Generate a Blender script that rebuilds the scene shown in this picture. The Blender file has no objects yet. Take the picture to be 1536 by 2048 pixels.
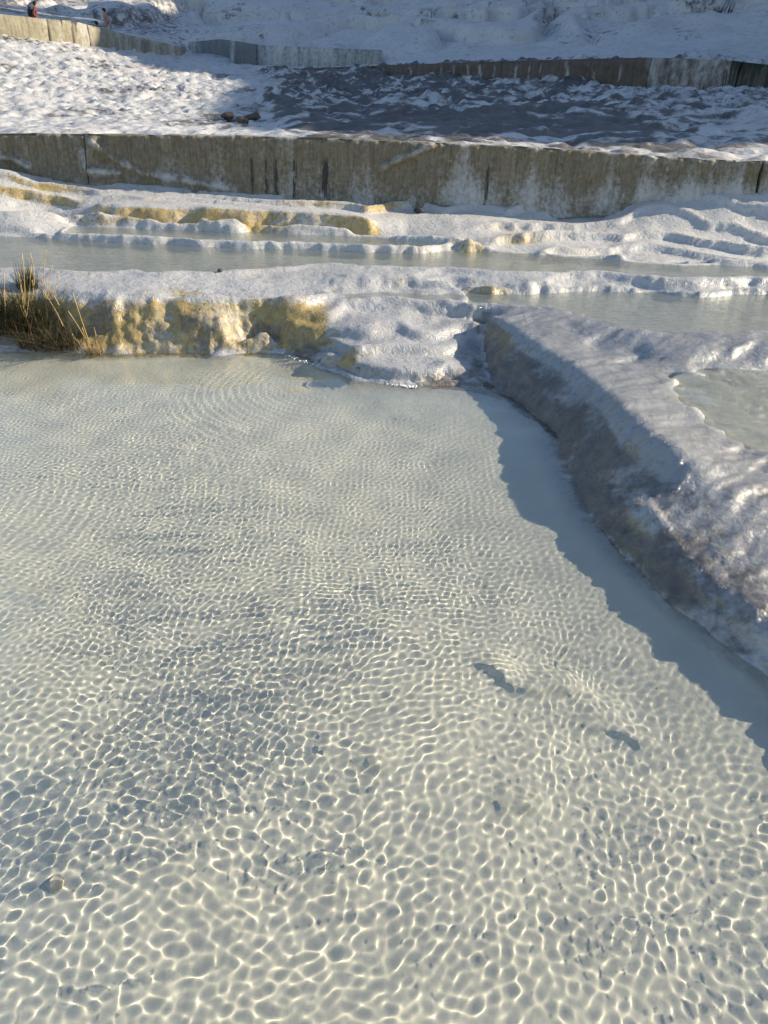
import bpy, bmesh, math, random
import numpy as np
from mathutils import Vector, Matrix

sc = bpy.context.scene
C = sc.collection
R = math.radians

# ------------------------------------------------------------------ camera, sky, sun, exposure
CAM_H, PITCH, FPX, ROLL = 1.7, 29.5, 1420.6, 2.0
cam = bpy.data.objects.new('camera', bpy.data.cameras.new('camera'))
C.objects.link(cam); sc.camera = cam
cam.location = (0, 0, CAM_H)
cam.rotation_euler = (Matrix.Rotation(R(90 - PITCH), 3, 'X') @ Matrix.Rotation(R(ROLL), 3, 'Z')).to_euler()   # the phone was held a little askew
cam.data.sensor_fit = 'VERTICAL'; cam.data.sensor_height = 34.6; cam.data.sensor_width = 25.95
cam.data.lens = 24; cam.data.clip_start = 0.05; cam.data.clip_end = 2000

SUN_EL, SUN_AZ = 25.0, 10.0          # azimuth measured from +x towards +y
w = bpy.data.worlds.new('World'); sc.world = w; w.use_nodes = True
nt = w.node_tree
sky = nt.nodes.new('ShaderNodeTexSky'); sky.sky_type = 'NISHITA'; sky.sun_disc = False
sky.sun_elevation = R(SUN_EL); sky.sun_rotation = R(90 - SUN_AZ)
sky.altitude = 300; sky.air_density = 1.0; sky.dust_density = 0.6; sky.ozone_density = 1.5
nt.links.new(sky.outputs[0], nt.nodes['Background'].inputs[0])
nt.nodes['Background'].inputs[1].default_value = 0.12
sl = bpy.data.lights.new('sun', 'SUN'); sl.energy = 5.0; sl.angle = R(0.5); sl.color = (1.0, 0.87, 0.66)
sl.cycles.is_caustics_light = True
so = bpy.data.objects.new('sun', sl); C.objects.link(so)
sd = Vector((math.cos(R(SUN_AZ)) * math.cos(R(SUN_EL)), math.sin(R(SUN_AZ)) * math.cos(R(SUN_EL)), math.sin(R(SUN_EL))))
so.rotation_euler = sd.to_track_quat('Z', 'Y').to_euler()
so.location = sd * 60
sc.view_settings.view_transform = 'Standard'; sc.view_settings.look = 'None'
sc.view_settings.exposure = 0.58; sc.view_settings.gamma = 1.0
sc.view_settings.use_curve_mapping = False
sc.cycles.max_bounces = 8; sc.cycles.diffuse_bounces = 3; sc.cycles.glossy_bounces = 3
sc.cycles.transmission_bounces = 6; sc.cycles.transparent_max_bounces = 8
sc.cycles.sample_clamp_indirect = 6.0
sc.cycles.caustics_refractive = True; sc.cycles.caustics_reflective = False

random.seed(4)
rng = np.random.default_rng(11)

# ------------------------------------------------------------------ numpy helpers
_perm = rng.permutation(4096).astype(np.int64)
_val = rng.uniform(-1, 1, 4096)
def _h(i, j, k):
    return _val[_perm[(_perm[(_perm[i & 4095] + j) & 4095] + k) & 4095]]
def vnoise(x, y, z=None):
    x = np.asarray(x, float); y = np.asarray(y, float)
    z = np.zeros_like(x) if z is None else np.asarray(z, float)
    xi = np.floor(x).astype(np.int64); yi = np.floor(y).astype(np.int64); zi = np.floor(z).astype(np.int64)
    fx, fy, fz = x - xi, y - yi, z - zi
    fx = fx * fx * fx * (fx * (fx * 6 - 15) + 10); fy = fy * fy * fy * (fy * (fy * 6 - 15) + 10); fz = fz * fz * fz * (fz * (fz * 6 - 15) + 10)
    def L(a, b, t): return a + (b - a) * t
    a = L(L(_h(xi, yi, zi), _h(xi + 1, yi, zi), fx), L(_h(xi, yi + 1, zi), _h(xi + 1, yi + 1, zi), fx), fy)
    b = L(L(_h(xi, yi, zi + 1), _h(xi + 1, yi, zi + 1), fx), L(_h(xi, yi + 1, zi + 1), _h(xi + 1, yi + 1, zi + 1), fx), fy)
    return L(a, b, fz)
def fbm(x, y, z=None, o=4, g=0.5):
    s, a, f = 0, 1, 1
    for k in range(o):
        s = s + a * vnoise(x * f + 17.3 * k, y * f - 9.1 * k, None if z is None else z * f + 5.7 * k)
        a *= g; f *= 2.03
    return s
def sstep(a, b, x):
    t = np.clip((x - a) / (b - a), 0, 1)
    return t * t * (3 - 2 * t)
def gblur(a, s):
    r = int(3 * s + 1); k = np.exp(-0.5 * (np.arange(-r, r + 1) / s) ** 2); k /= k.sum()
    p = np.pad(a, r, mode='edge')
    p = sum(k[i] * p[i:i + a.shape[0], :] for i in range(2 * r + 1))
    return sum(k[i] * p[:, i:i + a.shape[1]] for i in range(2 * r + 1))

CR, SR = math.cos(R(ROLL)), math.sin(R(ROLL))
def level(px, py):
    dx, dy = px - 768, py - 1024; return 768 + dx * CR + dy * SR, 1024 - dx * SR + dy * CR
def ray(px, py):
    """angle below the horizon of the sight line through a point of the photograph"""
    return R(PITCH) + math.atan((level(px, py)[1] - 1024) / FPX)
def P(px, py, z):
    a = ray(px, py); d = (CAM_H - z) / math.tan(a)
    dep = d * math.cos(R(PITCH)) + (CAM_H - z) * math.sin(R(PITCH))
    return ((level(px, py)[0] - 768) / FPX * dep, d, z)
def PD(px, py, d):
    z = CAM_H - d * math.tan(ray(px, py))
    dep = d * math.cos(R(PITCH)) + (CAM_H - z) * math.sin(R(PITCH))
    return ((level(px, py)[0] - 768) / FPX * dep, d, z)
def proj(x, y, z):
    h = CAM_H - z; dep = y * math.cos(R(PITCH)) + h * math.sin(R(PITCH)); u = x / dep * FPX; v = (h * math.cos(R(PITCH)) - y * math.sin(R(PITCH))) / dep * FPX
    return 768 + u * CR - v * SR, 1024 + u * SR + v * CR

def smooth_poly(pts, n=10):
    """Catmull-Rom through the points"""
    p = np.array(pts, float)
    if len(p) < 3: 
        t = np.linspace(0, 1, n + 1)[:, None]; return p[0] * (1 - t) + p[-1] * t
    q = np.vstack([2 * p[0] - p[1], p, 2 * p[-1] - p[-2]]); out = []
    for i in range(1, len(q) - 2):
        t = np.linspace(0, 1, n, endpoint=False)[:, None]
        a, b, c, d = q[i - 1], q[i], q[i + 1], q[i + 2]
        out.append(0.5 * (2 * b + (c - a) * t + (2 * a - 5 * b + 4 * c - d) * t ** 2 + (3 * b - a - 3 * c + d) * t ** 3))
    out.append(p[-1:])
    return np.vstack(out)

class Field:
    """height field pinned along survey lines, membrane in between"""
    def __init__(s, x0, x1, y0, y1, h):
        s.x0, s.y0, s.h = x0, y0, h
        s.nx = int(round((x1 - x0) / h)) + 1; s.ny = int(round((y1 - y0) / h)) + 1
        s.S = np.zeros((s.ny, s.nx)); s.N = np.zeros((s.ny, s.nx))
    def line(s, pts3):
        p = np.array(pts3, float)
        for a, b in zip(p[:-1], p[1:]):
            n = max(2, int(np.hypot(*(b - a)[:2]) / s.h * 1.6) + 1)
            t = np.linspace(0, 1, n)[:, None]; q = a * (1 - t) + b * t
            i = np.round((q[:, 1] - s.y0) / s.h).astype(int); j = np.round((q[:, 0] - s.x0) / s.h).astype(int)
            ok = (i >= 0) & (i < s.ny) & (j >= 0) & (j < s.nx)
            np.add.at(s.S, (i[ok], j[ok]), q[ok, 2]); np.add.at(s.N, (i[ok], j[ok]), 1)
    def solve(s, iters=(400, 200, 120, 80, 60, 50, 40)):
        Ss, Ns = [s.S], [s.N]
        while min(Ss[-1].shape) > 12:
            a, b = Ss[-1], Ns[-1]
            py, px = a.shape[0] % 2, a.shape[1] % 2
            a = np.pad(a, ((0, py), (0, px))); b = np.pad(b, ((0, py), (0, px)))
            f = lambda m: m[0::2, 0::2] + m[1::2, 0::2] + m[0::2, 1::2] + m[1::2, 1::2]
            Ss.append(f(a)); Ns.append(f(b))
        z = None
        for lv in range(len(Ss) - 1, -1, -1):
            S, N = Ss[lv], Ns[lv]; m = N > 0; v = np.where(m, S / np.maximum(N, 1), 0)
            if z is None: z = np.full(S.shape, v[m].mean())
            else:
                z = np.repeat(np.repeat(z, 2, 0), 2, 1)[:S.shape[0], :S.shape[1]]
            z[m] = v[m]
            for _ in range(iters[min(len(Ss) - 1 - lv, len(iters) - 1)]):
                p = np.pad(z, 1, mode='edge')
                z = 0.25 * (p[:-2, 1:-1] + p[2:, 1:-1] + p[1:-1, :-2] + p[1:-1, 2:])
                z[m] = v[m]
        s.Z = z
    def xy(s):
        return np.meshgrid(s.x0 + s.h * np.arange(s.nx), s.y0 + s.h * np.arange(s.ny))
    def at(s, x, y, A=None):
        A = s.Z if A is None else A
        u = np.clip((np.asarray(x) - s.x0) / s.h, 0, s.nx - 1.001); v = np.clip((np.asarray(y) - s.y0) / s.h, 0, s.ny - 1.001)
        i = u.astype(int); j = v.astype(int); fu, fv = u - i, v - j
        return (A[j, i] * (1 - fu) + A[j, i + 1] * fu) * (1 - fv) + (A[j + 1, i] * (1 - fu) + A[j + 1, i + 1] * fu) * fv

def mesh_grid(name, V, mat, parent=None, attrs=None, smooth=True, keep=None, link=True):
    ny, nx = V.shape[:2]
    i = np.arange(nx * ny).reshape(ny, nx)
    q = np.stack([i[:-1, :-1], i[:-1, 1:], i[1:, 1:], i[1:, :-1]], -1).reshape(-1, 4)
    v = V.reshape(-1, 3)
    if keep is not None:
        q = q[keep.reshape(-1)]
        used = np.zeros(len(v), bool); used[q.ravel()] = True
        mp = np.cumsum(used) - 1; q = mp[q]; v = v[used]
    me = bpy.data.meshes.new(name)
    me.vertices.add(len(v)); me.vertices.foreach_set('co', np.ascontiguousarray(v, np.float32).ravel())
    me.loops.add(q.size); me.loops.foreach_set('vertex_index', q.ravel().astype(np.int32))
    me.polygons.add(len(q)); me.polygons.foreach_set('loop_start', np.arange(0, q.size, 4, dtype=np.int32))
    me.polygons.foreach_set('use_smooth', np.full(len(q), smooth))
    me.update(calc_edges=True)
    for k, a in (attrs or {}).items():
        a = a.reshape(-1)
        if keep is not None: a = a[used]
        at = me.attributes.new(k, 'FLOAT', 'POINT'); at.data.foreach_set('value', np.ascontiguousarray(a, np.float32))
    me.materials.append(mat)
    o = bpy.data.objects.new(name, me); C.objects.link(o)
    if parent: o.parent = parent
    return o
def normals_of(V):
    du = np.gradient(V, axis=1); dv = np.gradient(V, axis=0)
    n = np.cross(du, dv); return n / np.maximum(np.linalg.norm(n, axis=-1, keepdims=True), 1e-9)

def tag(o, label=None, cat=None, group=None, kind=None):
    if label: o['label'] = label
    if cat: o['category'] = cat
    if group: o['group'] = group
    if kind: o['kind'] = kind
    return o
def empty(name, loc, label, cat, group=None):
    o = bpy.data.objects.new(name, None); C.objects.link(o); o.location = loc; o.empty_display_size = 0.2
    return tag(o, label, cat, group)
def mesh_obj(name, verts, faces, mat, parent=None, smooth=True):
    me = bpy.data.meshes.new(name); me.from_pydata([tuple(v) for v in verts], [], faces); me.update()
    if smooth: me.polygons.foreach_set('use_smooth', [True] * len(me.polygons))
    if mat: me.materials.append(mat)
    o = bpy.data.objects.new(name, me); C.objects.link(o)
    if parent: o.parent = parent
    return o

# ------------------------------------------------------------------ materials
class NT:
    def __init__(s, name):
        s.m = bpy.data.materials.new(name); s.m.use_nodes = True; s.t = s.m.node_tree; s.t.nodes.clear()
        s.out = s.n('OutputMaterial')
    def n(s, typ, **kw):
        nd = s.t.nodes.new('ShaderNode' + typ)
        for k, v in kw.items(): setattr(nd, k, v)
        return nd
    def set(s, sock, v):
        if isinstance(v, bpy.types.NodeSocket): s.t.links.new(v, sock)
        elif v is not None: sock.default_value = v
    def noise(s, vec, scale, detail=4, rough=0.55, dist=0.0, out='Fac'):
        n = s.n('TexNoise'); s.set(n.inputs['Vector'], vec); n.inputs['Scale'].default_value = scale
        n.inputs['Detail'].default_value = detail; n.inputs['Roughness'].default_value = rough; n.inputs['Distortion'].default_value = dist
        return n.outputs[out]
    def vor(s, vec, scale, feature='F1', smooth=None):
        n = s.n('TexVoronoi', feature=feature); s.set(n.inputs['Vector'], vec); n.inputs['Scale'].default_value = scale
        if smooth is not None: n.inputs['Smoothness'].default_value = smooth
        return n.outputs['Distance']
    def mapr(s, v, a, b, c=0.0, d=1.0):
        n = s.n('MapRange', interpolation_type='SMOOTHSTEP'); s.set(n.inputs[0], v)
        for i, k in enumerate((a, b, c, d)): n.inputs[i + 1].default_value = k
        return n.outputs[0]
    def math(s, op, a, b=None):
        n = s.n('Math', operation=op); s.set(n.inputs[0], a); s.set(n.inputs[1], b); return n.outputs[0]
    def mix(s, f, a, b):
        n = s.n('Mix', data_type='RGBA'); s.set(n.inputs[0], f); s.set(n.inputs[6], a); s.set(n.inputs[7], b); return n.outputs[2]
    def attr(s, name):
        n = s.n('Attribute', attribute_name=name); return n.outputs['Fac']
    def obj(s): return s.n('TexCoord').outputs['Object']
    def scale(s, vec, sx, sy, sz):
        n = s.n('Mapping'); s.set(n.inputs[0], vec); n.inputs['Scale'].default_value = (sx, sy, sz); return n.outputs[0]
    def bump(s, h, strength, dist, nrm=None):
        n = s.n('Bump'); s.set(n.inputs['Height'], h); n.inputs['Strength'].default_value = strength; n.inputs['Distance'].default_value = dist
        if nrm: s.set(n.inputs['Normal'], nrm)
        return n.outputs[0]
    def principled(s, col, rough=0.6, spec=0.5, nrm=None):
        n = s.n('BsdfPrincipled'); s.set(n.inputs['Base Color'], col); s.set(n.inputs['Roughness'], rough)
        s.set(n.inputs['Specular IOR Level'], spec)
        if nrm: s.set(n.inputs['Normal'], nrm)
        s.t.links.new(n.outputs[0], s.out.inputs[0]); return n
def rgb(r, g, b): return (r, g, b, 1.0)

def travertine(name, fine=1.0, d1=(.10, .085, .075), d2=(.27, .235, .20), w1=(.44, .43, .42), w2=(.64, .63, .61)):
    """white calcite crust; stain = ochre algae, dirt = grey brown crust and painted shade, wet = running film of water"""
    k = NT(name); v = k.obj()
    base = k.mix(k.noise(v, 3.0 * fine, 6), rgb(*w1), rgb(*w2))
    base = k.mix(k.mapr(k.noise(v, 22 * fine, 4), .5, .75), base, rgb(.36, .35, .335))
    base = k.mix(k.mapr(k.noise(v, 2.2 * fine, 5, .6, .5), .50, .72, 0, .5), base, rgb(.48, .43, .39))
    bed = k.attr('bed')
    base = k.mix(bed, base, k.mix(k.noise(v, 5, 5), rgb(.68, .675, .595), rgb(.81, .795, .70)))
    st = k.attr('stain'); nz = k.noise(v, 26 * fine, 5, .65)
    och = k.mix(k.noise(v, 9 * fine, 4), rgb(.28, .19, .06), rgb(.60, .46, .20))
    och = k.mix(k.mapr(k.noise(v, 48 * fine, 4, .7), .58, .68), och, rgb(.58, .55, .48))
    och = k.mix(k.mapr(nz, .55, .75), och, rgb(.16, .11, .05))
    f = k.mapr(k.math('ADD', st, k.math('MULTIPLY', k.math('SUBTRACT', nz, .5), 1.3)), .25, .72)
    col = k.mix(f, base, och)
    di = k.attr('dirt_shade'); nd = k.noise(v, 15 * fine, 6, .7)
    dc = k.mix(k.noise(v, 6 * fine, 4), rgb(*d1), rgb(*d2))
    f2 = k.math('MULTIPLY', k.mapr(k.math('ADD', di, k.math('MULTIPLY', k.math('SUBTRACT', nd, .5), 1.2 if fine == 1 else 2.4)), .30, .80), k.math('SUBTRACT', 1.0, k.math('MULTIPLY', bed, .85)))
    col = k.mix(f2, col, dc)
    fm = k.attr('film'); drk = k.n('Mix', data_type='RGBA', blend_type='MULTIPLY'); k.set(drk.inputs[0], fm); k.set(drk.inputs[6], col); k.set(drk.inputs[7], rgb(.66, .69, .735)); col = drk.outputs[2]   # soaked crust
    wet = k.attr('wet')
    ro = k.math('SUBTRACT', .78, k.math('MULTIPLY', wet, .52))
    h1 = k.noise(v, 55 * fine, 6, .7)
    h2 = k.vor(v, 60 * fine, 'SMOOTH_F1', .5)
    bs = k.math('SUBTRACT', 1.0, k.math('MULTIPLY', bed, .75))
    b = k.bump(k.math('MULTIPLY', h1, bs), .35, .010 / fine)
    b = k.bump(h2, .18, .008 / fine, b)
    b = k.bump(k.math('MULTIPLY', k.noise(v, 14 * fine, 5, .6, .8), bs), .5 if fine == 1 else .25, .03 / fine, b)
    k.principled(col, ro, .5, b)
    return k.m
M_TRAV = travertine('travertine')
M_HILL = travertine('travertine_far', 0.16, (.035, .034, .036), (.17, .16, .155), (.43, .43, .44), (.62, .615, .61))

def wallmat(name, fine=1.0, body=((.10, .083, .052), (.27, .235, .165)), crust=(.52, .52, .51), dark=(.045, .04, .035)):
    k = NT(name); v = k.obj(); s1 = k.scale(v, 7 * fine, 7 * fine, .55 * fine); s2 = k.scale(v, 36 * fine, 36 * fine, 2.0 * fine)
    n1 = k.noise(s1, 1.0, 6, .68); n2 = k.noise(s2, 1.0, 5, .65); n3 = k.noise(v, 20 * fine, 6, .7)
    col = k.mix(k.mapr(k.math('ADD', k.math('MULTIPLY', n2, .55), k.math('MULTIPLY', n3, .45)), .28, .72), rgb(*body[0]), rgb(*body[1]))
    f = k.mapr(k.math('ADD', k.attr('crust'), k.math('MULTIPLY', k.math('SUBTRACT', k.math('ADD', n1, k.math('MULTIPLY', n3, .7)), .85), 1.6)), .15, 1.0)
    col = k.mix(f, col, k.mix(n3, rgb(*[c * .8 for c in crust]), rgb(*crust)))
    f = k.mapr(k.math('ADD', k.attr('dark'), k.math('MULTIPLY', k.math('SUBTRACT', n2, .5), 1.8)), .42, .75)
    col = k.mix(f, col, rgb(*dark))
    b = k.bump(n3, .5, .02 / fine); b = k.bump(n2, .15, .03 / fine, b)
    k.principled(col, .7, .4, b); return k.m
M_WALL = wallmat('stained_concrete', 1.0)
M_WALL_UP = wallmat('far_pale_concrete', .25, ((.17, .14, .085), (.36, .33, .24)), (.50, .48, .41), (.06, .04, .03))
M_WALL_DK = wallmat('far_dark_concrete', .25, ((.075, .055, .045), (.15, .12, .10)), (.48, .47, .45), (.018, .026, .014))
M_WALL_GR = wallmat('far_grey_concrete', .25, ((.14, .145, .15), (.22, .22, .22)), (.56, .56, .56), (.05, .05, .05))

def water_clear():
    k = NT('clear_shallow_water')
    g = k.n('BsdfGlass'); g.inputs['Roughness'].default_value = 0.0; g.inputs['IOR'].default_value = 1.33
    g.inputs['Color'].default_value = rgb(.985, .995, .975)
    k.t.links.new(g.outputs[0], k.out.inputs[0]); return k.m
M_WATER = water_clear()
def water_milky(name, sx, sy, amp, body=(.44, .455, .40), tr=.70, tint=(.90, .93, .89), gl=.06):
    k = NT(name); v = k.obj()
    n = k.noise(k.scale(v, sx, sy, 1), 1.0, 4, .6, .4)
    n2 = k.noise(k.scale(v, sx * 3, sy * 3, 1), 1.0, 3, .6, .3)
    b = k.bump(n, 1.0, amp); b = k.bump(n2, 1.0, amp * .3, b)
    d = k.n('BsdfDiffuse'); d.inputs['Color'].default_value = rgb(*body)
    t = k.n('BsdfTransparent'); t.inputs['Color'].default_value = rgb(*tint)
    m1 = k.n('MixShader'); m1.inputs[0].default_value = tr
    k.t.links.new(d.outputs[0], m1.inputs[1]); k.t.links.new(t.outputs[0], m1.inputs[2])
    g = k.n('BsdfGlossy'); g.inputs['Roughness'].default_value = gl; k.t.links.new(b, g.inputs['Normal'])
    geo = k.n('NewGeometry'); dt = k.n('VectorMath', operation='DOT_PRODUCT'); k.t.links.new(geo.outputs['Incoming'], dt.inputs[0]); k.t.links.new(b, dt.inputs[1])
    sch = k.math('POWER', k.math('SUBTRACT', 1.0, k.math('MINIMUM', k.math('ABSOLUTE', dt.outputs['Value']), 1.0)), 5.0)
    f = k.math('ADD', k.math('MULTIPLY', sch, .98), .02)                       # Schlick, the same from both sides of the sheet
    m2 = k.n('MixShader'); k.t.links.new(f, m2.inputs[0])
    k.t.links.new(m1.outputs[0], m2.inputs[1]); k.t.links.new(g.outputs[0], m2.inputs[2])
    k.t.links.new(m2.outputs[0], k.out.inputs[0]); return k.m
M_FILM = water_milky('film_of_water', 26, 44, .028, (.60, .61, .58), 1.0, (1, 1, 1), .16)
M_POOL = water_milky('milky_pool_water', 6, 18, .011)

def plain(name, c1, c2, scale, rough=.8, bump=0.0, spec=.3):
    k = NT(name); v = k.obj(); n = k.noise(v, scale, 5, .6)
    k.principled(k.mix(n, rgb(*c1), rgb(*c2)), rough, spec, k.bump(n, .6, bump) if bump else None); return k.m

# ------------------------------------------------------------------ terrain survey: the terraces
G_, P1_, E_, C_ = .435, .495, .325, .215       # water levels of the upper pools
NF = Field(-10.5, 10.5, -1.2, 12.2, .02)
def NL(z, pts, n=8, s=True):
    """survey line; z constant or one per point"""
    zz = z if isinstance(z, (list, tuple)) else [z] * len(pts)
    q = smooth_poly([(a, b, c) for (a, b), c in zip(pts, zz)], n) if s else np.array([(a, b, c) for (a, b), c in zip(pts, zz)])
    w3 = [P(*r) for r in q]; NF.line(w3); return w3

SHORE = NL(0.0, [(-700, 716), (-300, 712), (-100, 709), (0, 706), (80, 704), (150, 707), (210, 711), (300, 707), (370, 706), (450, 705), (500, 697), (530, 690), (565, 700), (610, 713),
           (660, 730), (700, 748), (760, 765), (830, 773), (900, 772), (960, 776), (1000, 784), (1053, 812), (1086, 840), (1115, 865), (1126, 900), (1134, 946), (1163, 987), (1181, 1020),
           (1219, 1066), (1252, 1107), (1289, 1138), (1318, 1175), (1347, 1211), (1397, 1243), (1438, 1279), (1480, 1308), (1536, 1345), (1650, 1440), (1800, 1600), (2000, 1900), (2300, 2500)])
# ridge between lower pool and right pool
NL([.325, .315, .30, .29, .28, .28, .305, .325, .285, .215, .165, .125, .11, .10], [(948, 616), (985, 632), (1030, 655), (1085, 690), (1140, 722), (1200, 768), (1255, 818), (1320, 872), (1390, 930), (1460, 1000), (1530, 1080), (1640, 1200), (1850, 1420), (2300, 1900)])
NL([.235, .232, .23, .225, .21, .19], [(1320, 790), (1370, 835), (1440, 885), (1520, 930), (1650, 975), (2300, 1010)])
NL([.13, .12, .11, .10], [(1720, 1200), (1900, 1350), (2300, 1700), (2500, 1900)])
# mid height on ridge face (bulging)
NL([.13] * 9, [(1075, 760), (1150, 820), (1195, 890), (1255, 985), (1310, 1060), (1390, 1130), (1490, 1210), (1600, 1310), (1800, 1500)])
# shelf under water along ridge
NL([-.05, -.05, -.06, -.06, -.06, -.06, -.06, -.06, -.06, -.06], [(760, 815), (900, 815), (1000, 880), (1035, 960), (1075, 1050), (1150, 1140), (1250, 1225), (1370, 1320), (1520, 1440), (1750, 1640)])
NL(-.09, [(-700, 740), (-200, 735), (100, 735), (300, 735), (500, 730), (600, 760)])
FL = -.165
for yy, x1 in ((800, 640), (870, 780), (960, 860), (1080, 900), (1200, 960), (1350, 1120), (1500, 1300), (1700, 1600), (2000, 2000), (2600, 2600)):
    NL([FL] * 3, [(-1200, yy), (200, yy + 4), (x1, yy)], 12)
for yy in (-1.0, -.4, .1): NF.line([(-6, yy, FL), (1.2, yy, FL)])
# left bank: face and lip
NL([.40, .40, .40, .40, .40, .40, .40, .40, .40, .41, .40], [(-700, 592), (-300, 590), (-80, 588), (20, 566), (100, 570), (200, 583), (330, 585), (430, 583), (520, 586), (600, 586), (655, 575)])
NL([.425] * 9, [(-700, 545), (-200, 538), (0, 532), (100, 538), (220, 543), (330, 541), (450, 538), (560, 534), (632, 526)])
NL([.30, .30, .31, .31, .31, .32, .32, .33], [(-500, 610), (-80, 606), (60, 600), (180, 612), (300, 612), (400, 600), (520, 604), (640, 592)])
NL([.10, .10, .11, .12, .14], [(-500, 668), (-80, 664), (60, 662), (200, 668), (330, 668)])
# pale boulder of crust at the foot of the bank
NL([.255, .265, .26, .18], [(375, 640), (420, 632), (470, 640), (512, 655)])
NL([.13, .14, .12], [(372, 672), (440, 672), (510, 672)])
NL([.24, .18, .08], [(528, 640), (540, 655), (530, 682)])
# central mound
NL([.22, .31, .328, .328, .325, .32, .30], [(560, 640), (610, 612), (680, 598), (760, 594), (840, 600), (900, 606), (940, 612)])
NL([.18, .24, .25, .25, .25, .22], [(572, 655), (640, 645), (720, 645), (800, 642), (870, 640), (930, 640)])
NL([.12, .19, .185, .19, .17], [(600, 672), (690, 690), (780, 682), (860, 672), (925, 668)])
NL([.05, .10, .11, .11, .09], [(630, 700), (720, 728), (800, 735), (880, 728), (935, 722)])
# crevice between mound and ridge
NL([.22, .13, .06, .01, -.02], [(944, 630), (952, 662), (958, 700), (968, 745), (985, 780)])
# shallow trough above the mound, foot of the rim
NL([.335, .325, .325, .325, .325], [(668, 588), (720, 582), (790, 584), (870, 584), (920, 580)])
# right pool bed and the bank above it
NL(.17, [(1430, 800), (1500, 840), (1600, 870), (1800, 900), (2200, 930)])
NL(.17, [(1420, 770), (1536, 775), (1700, 780), (2100, 800)])
NL([.285, .26, .24, .222], [(1130, 655), (1200, 690), (1270, 722), (1345, 748)])
NL([.32, .295, .26, .225], [(1090, 640), (1170, 665), (1250, 695), (1350, 735)])
NL([.215] * 6, [(1352, 745), (1400, 737), (1460, 733), (1536, 737), (1700, 742), (2100, 750)])
NL([.325, .335, .335, .335, .335, .335, .335], [(1150, 637), (1220, 652), (1310, 667), (1400, 672), (1500, 668), (1600, 672), (2100, 690)])
NL([.315, .322, .322, .322, .322], [(1300, 693), (1400, 694), (1500, 690), (1600, 694), (2100, 708)])
NL([.332, .33, .33, .328], [(935, 608), (1000, 608), (1080, 618), (1150, 632)])
# pool E bed
NL(.275, [(980, 592), (1100, 600), (1300, 618), (1536, 628), (2100, 640)])
NL(.275, [(1250, 640), (1400, 648), (1536, 645), (2100, 650)])
# rim F between pool E and pool G
NL([.325] * 8, [(905, 577), (980, 581), (1080, 583), (1180, 579), (1290, 578), (1390, 585), (1536, 587), (2000, 600)])
NL([.425, .435, .44, .44, .44, .44, .44, .44, .44], [(665, 552), (700, 549), (760, 549), (860, 552), (960, 556), (1080, 556), (1250, 556), (1400, 560), (2000, 572)])
NL([.36, .36, .345, .335], [(690, 574), (760, 574), (840, 574), (900, 574)])
NL([.437] * 9, [(632, 526), (700, 528), (780, 532), (900, 536), (1020, 540), (1120, 543), (1300, 548), (1536, 553), (2000, 566)])
# pool G bed and far shore
NL(.36, [(-600, 500), (0, 505), (400, 515), (800, 518), (1200, 530), (1536, 540), (2000, 552)])
NL(.43, [(-600, 455), (-200, 460), (0, 470), (200, 481), (400, 491), (550, 495), (700, 498), (850, 500), (968, 501), (1100, 510), (1250, 520), (1400, 527), (1536, 532), (2000, 545)])
NL(.515, [(-600, 436), (-200, 440), (0, 451), (150, 464), (290, 471), (450, 479), (600, 484), (720, 488), (830, 491), (940, 489), (985, 482)])
NL(.44, [(60, 447), (180, 457), (300, 463), (420, 467), (560, 473), (720, 480), (860, 487)])
# yellow rim
NL(.495, [(70, 443), (120, 447), (240, 455), (330, 458), (410, 461), (478, 465), (500, 461), (600, 467), (730, 472), (800, 478), (900, 484)])
NL([.64, .645, .65, .65, .65, .65, .65, .65, .645, .63, .60], [(-300, 405), (0, 418), (80, 417), (180, 419), (300, 426), (400, 431), (488, 436), (600, 442), (740, 449), (830, 453), (975, 470)])
NL([.50, .52, .51], [(-600, 430), (-200, 436), (40, 441)])
# third rim
NL([.668] * 6, [(180, 415), (300, 417), (400, 420), (410, 427), (540, 430), (700, 436)])
NL([.705, .705, .705, .70, .695, .69], [(180, 404), (300, 407), (398, 409), (420, 416), (540, 419), (740, 431)])
# right terraces up to the wall
NL([.47, .48, .48, .47, .47, .46], [(990, 496), (1100, 500), (1250, 510), (1400, 518), (1536, 523), (2000, 536)])
NL([.56, .56, .55, .54, .53, .52], [(1000, 462), (1100, 465), (1250, 472), (1400, 480), (1536, 486), (2000, 500)])
NL([.64, .64, .63, .62, .62, .62], [(900, 437), (1050, 436), (1200, 438), (1400, 442), (1536, 446), (2000, 460)])
WB = [(-700, 312, 9.8), (-300, 330, 9.65), (0, 345, 9.55), (200, 363, 9.5), (330, 376, 9.48), (480, 388, 9.45), (600, 397, 9.42), (740, 407, 9.4), (870, 411, 9.38), (1000, 413, 9.35), (1180, 409, 9.3),
      (1300, 398, 9.27), (1400, 389, 9.25), (1500, 379, 9.2), (1600, 374, 9.18), (2000, 352, 9.0)]
WBS = smooth_poly(WB, 12)
WB3 = np.array([PD(*r) for r in WBS])
NF.line(WB3)
NF.line(WB3 + np.array([0, 1.2, 0]))
NF.line([PD(-100, 324, 9.5), PD(0, 333, 9.38), PD(60, 345, 9.4)])
NF.solve()
Z = gblur(NF.Z, 1.3)
X, Y = NF.xy()
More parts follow.
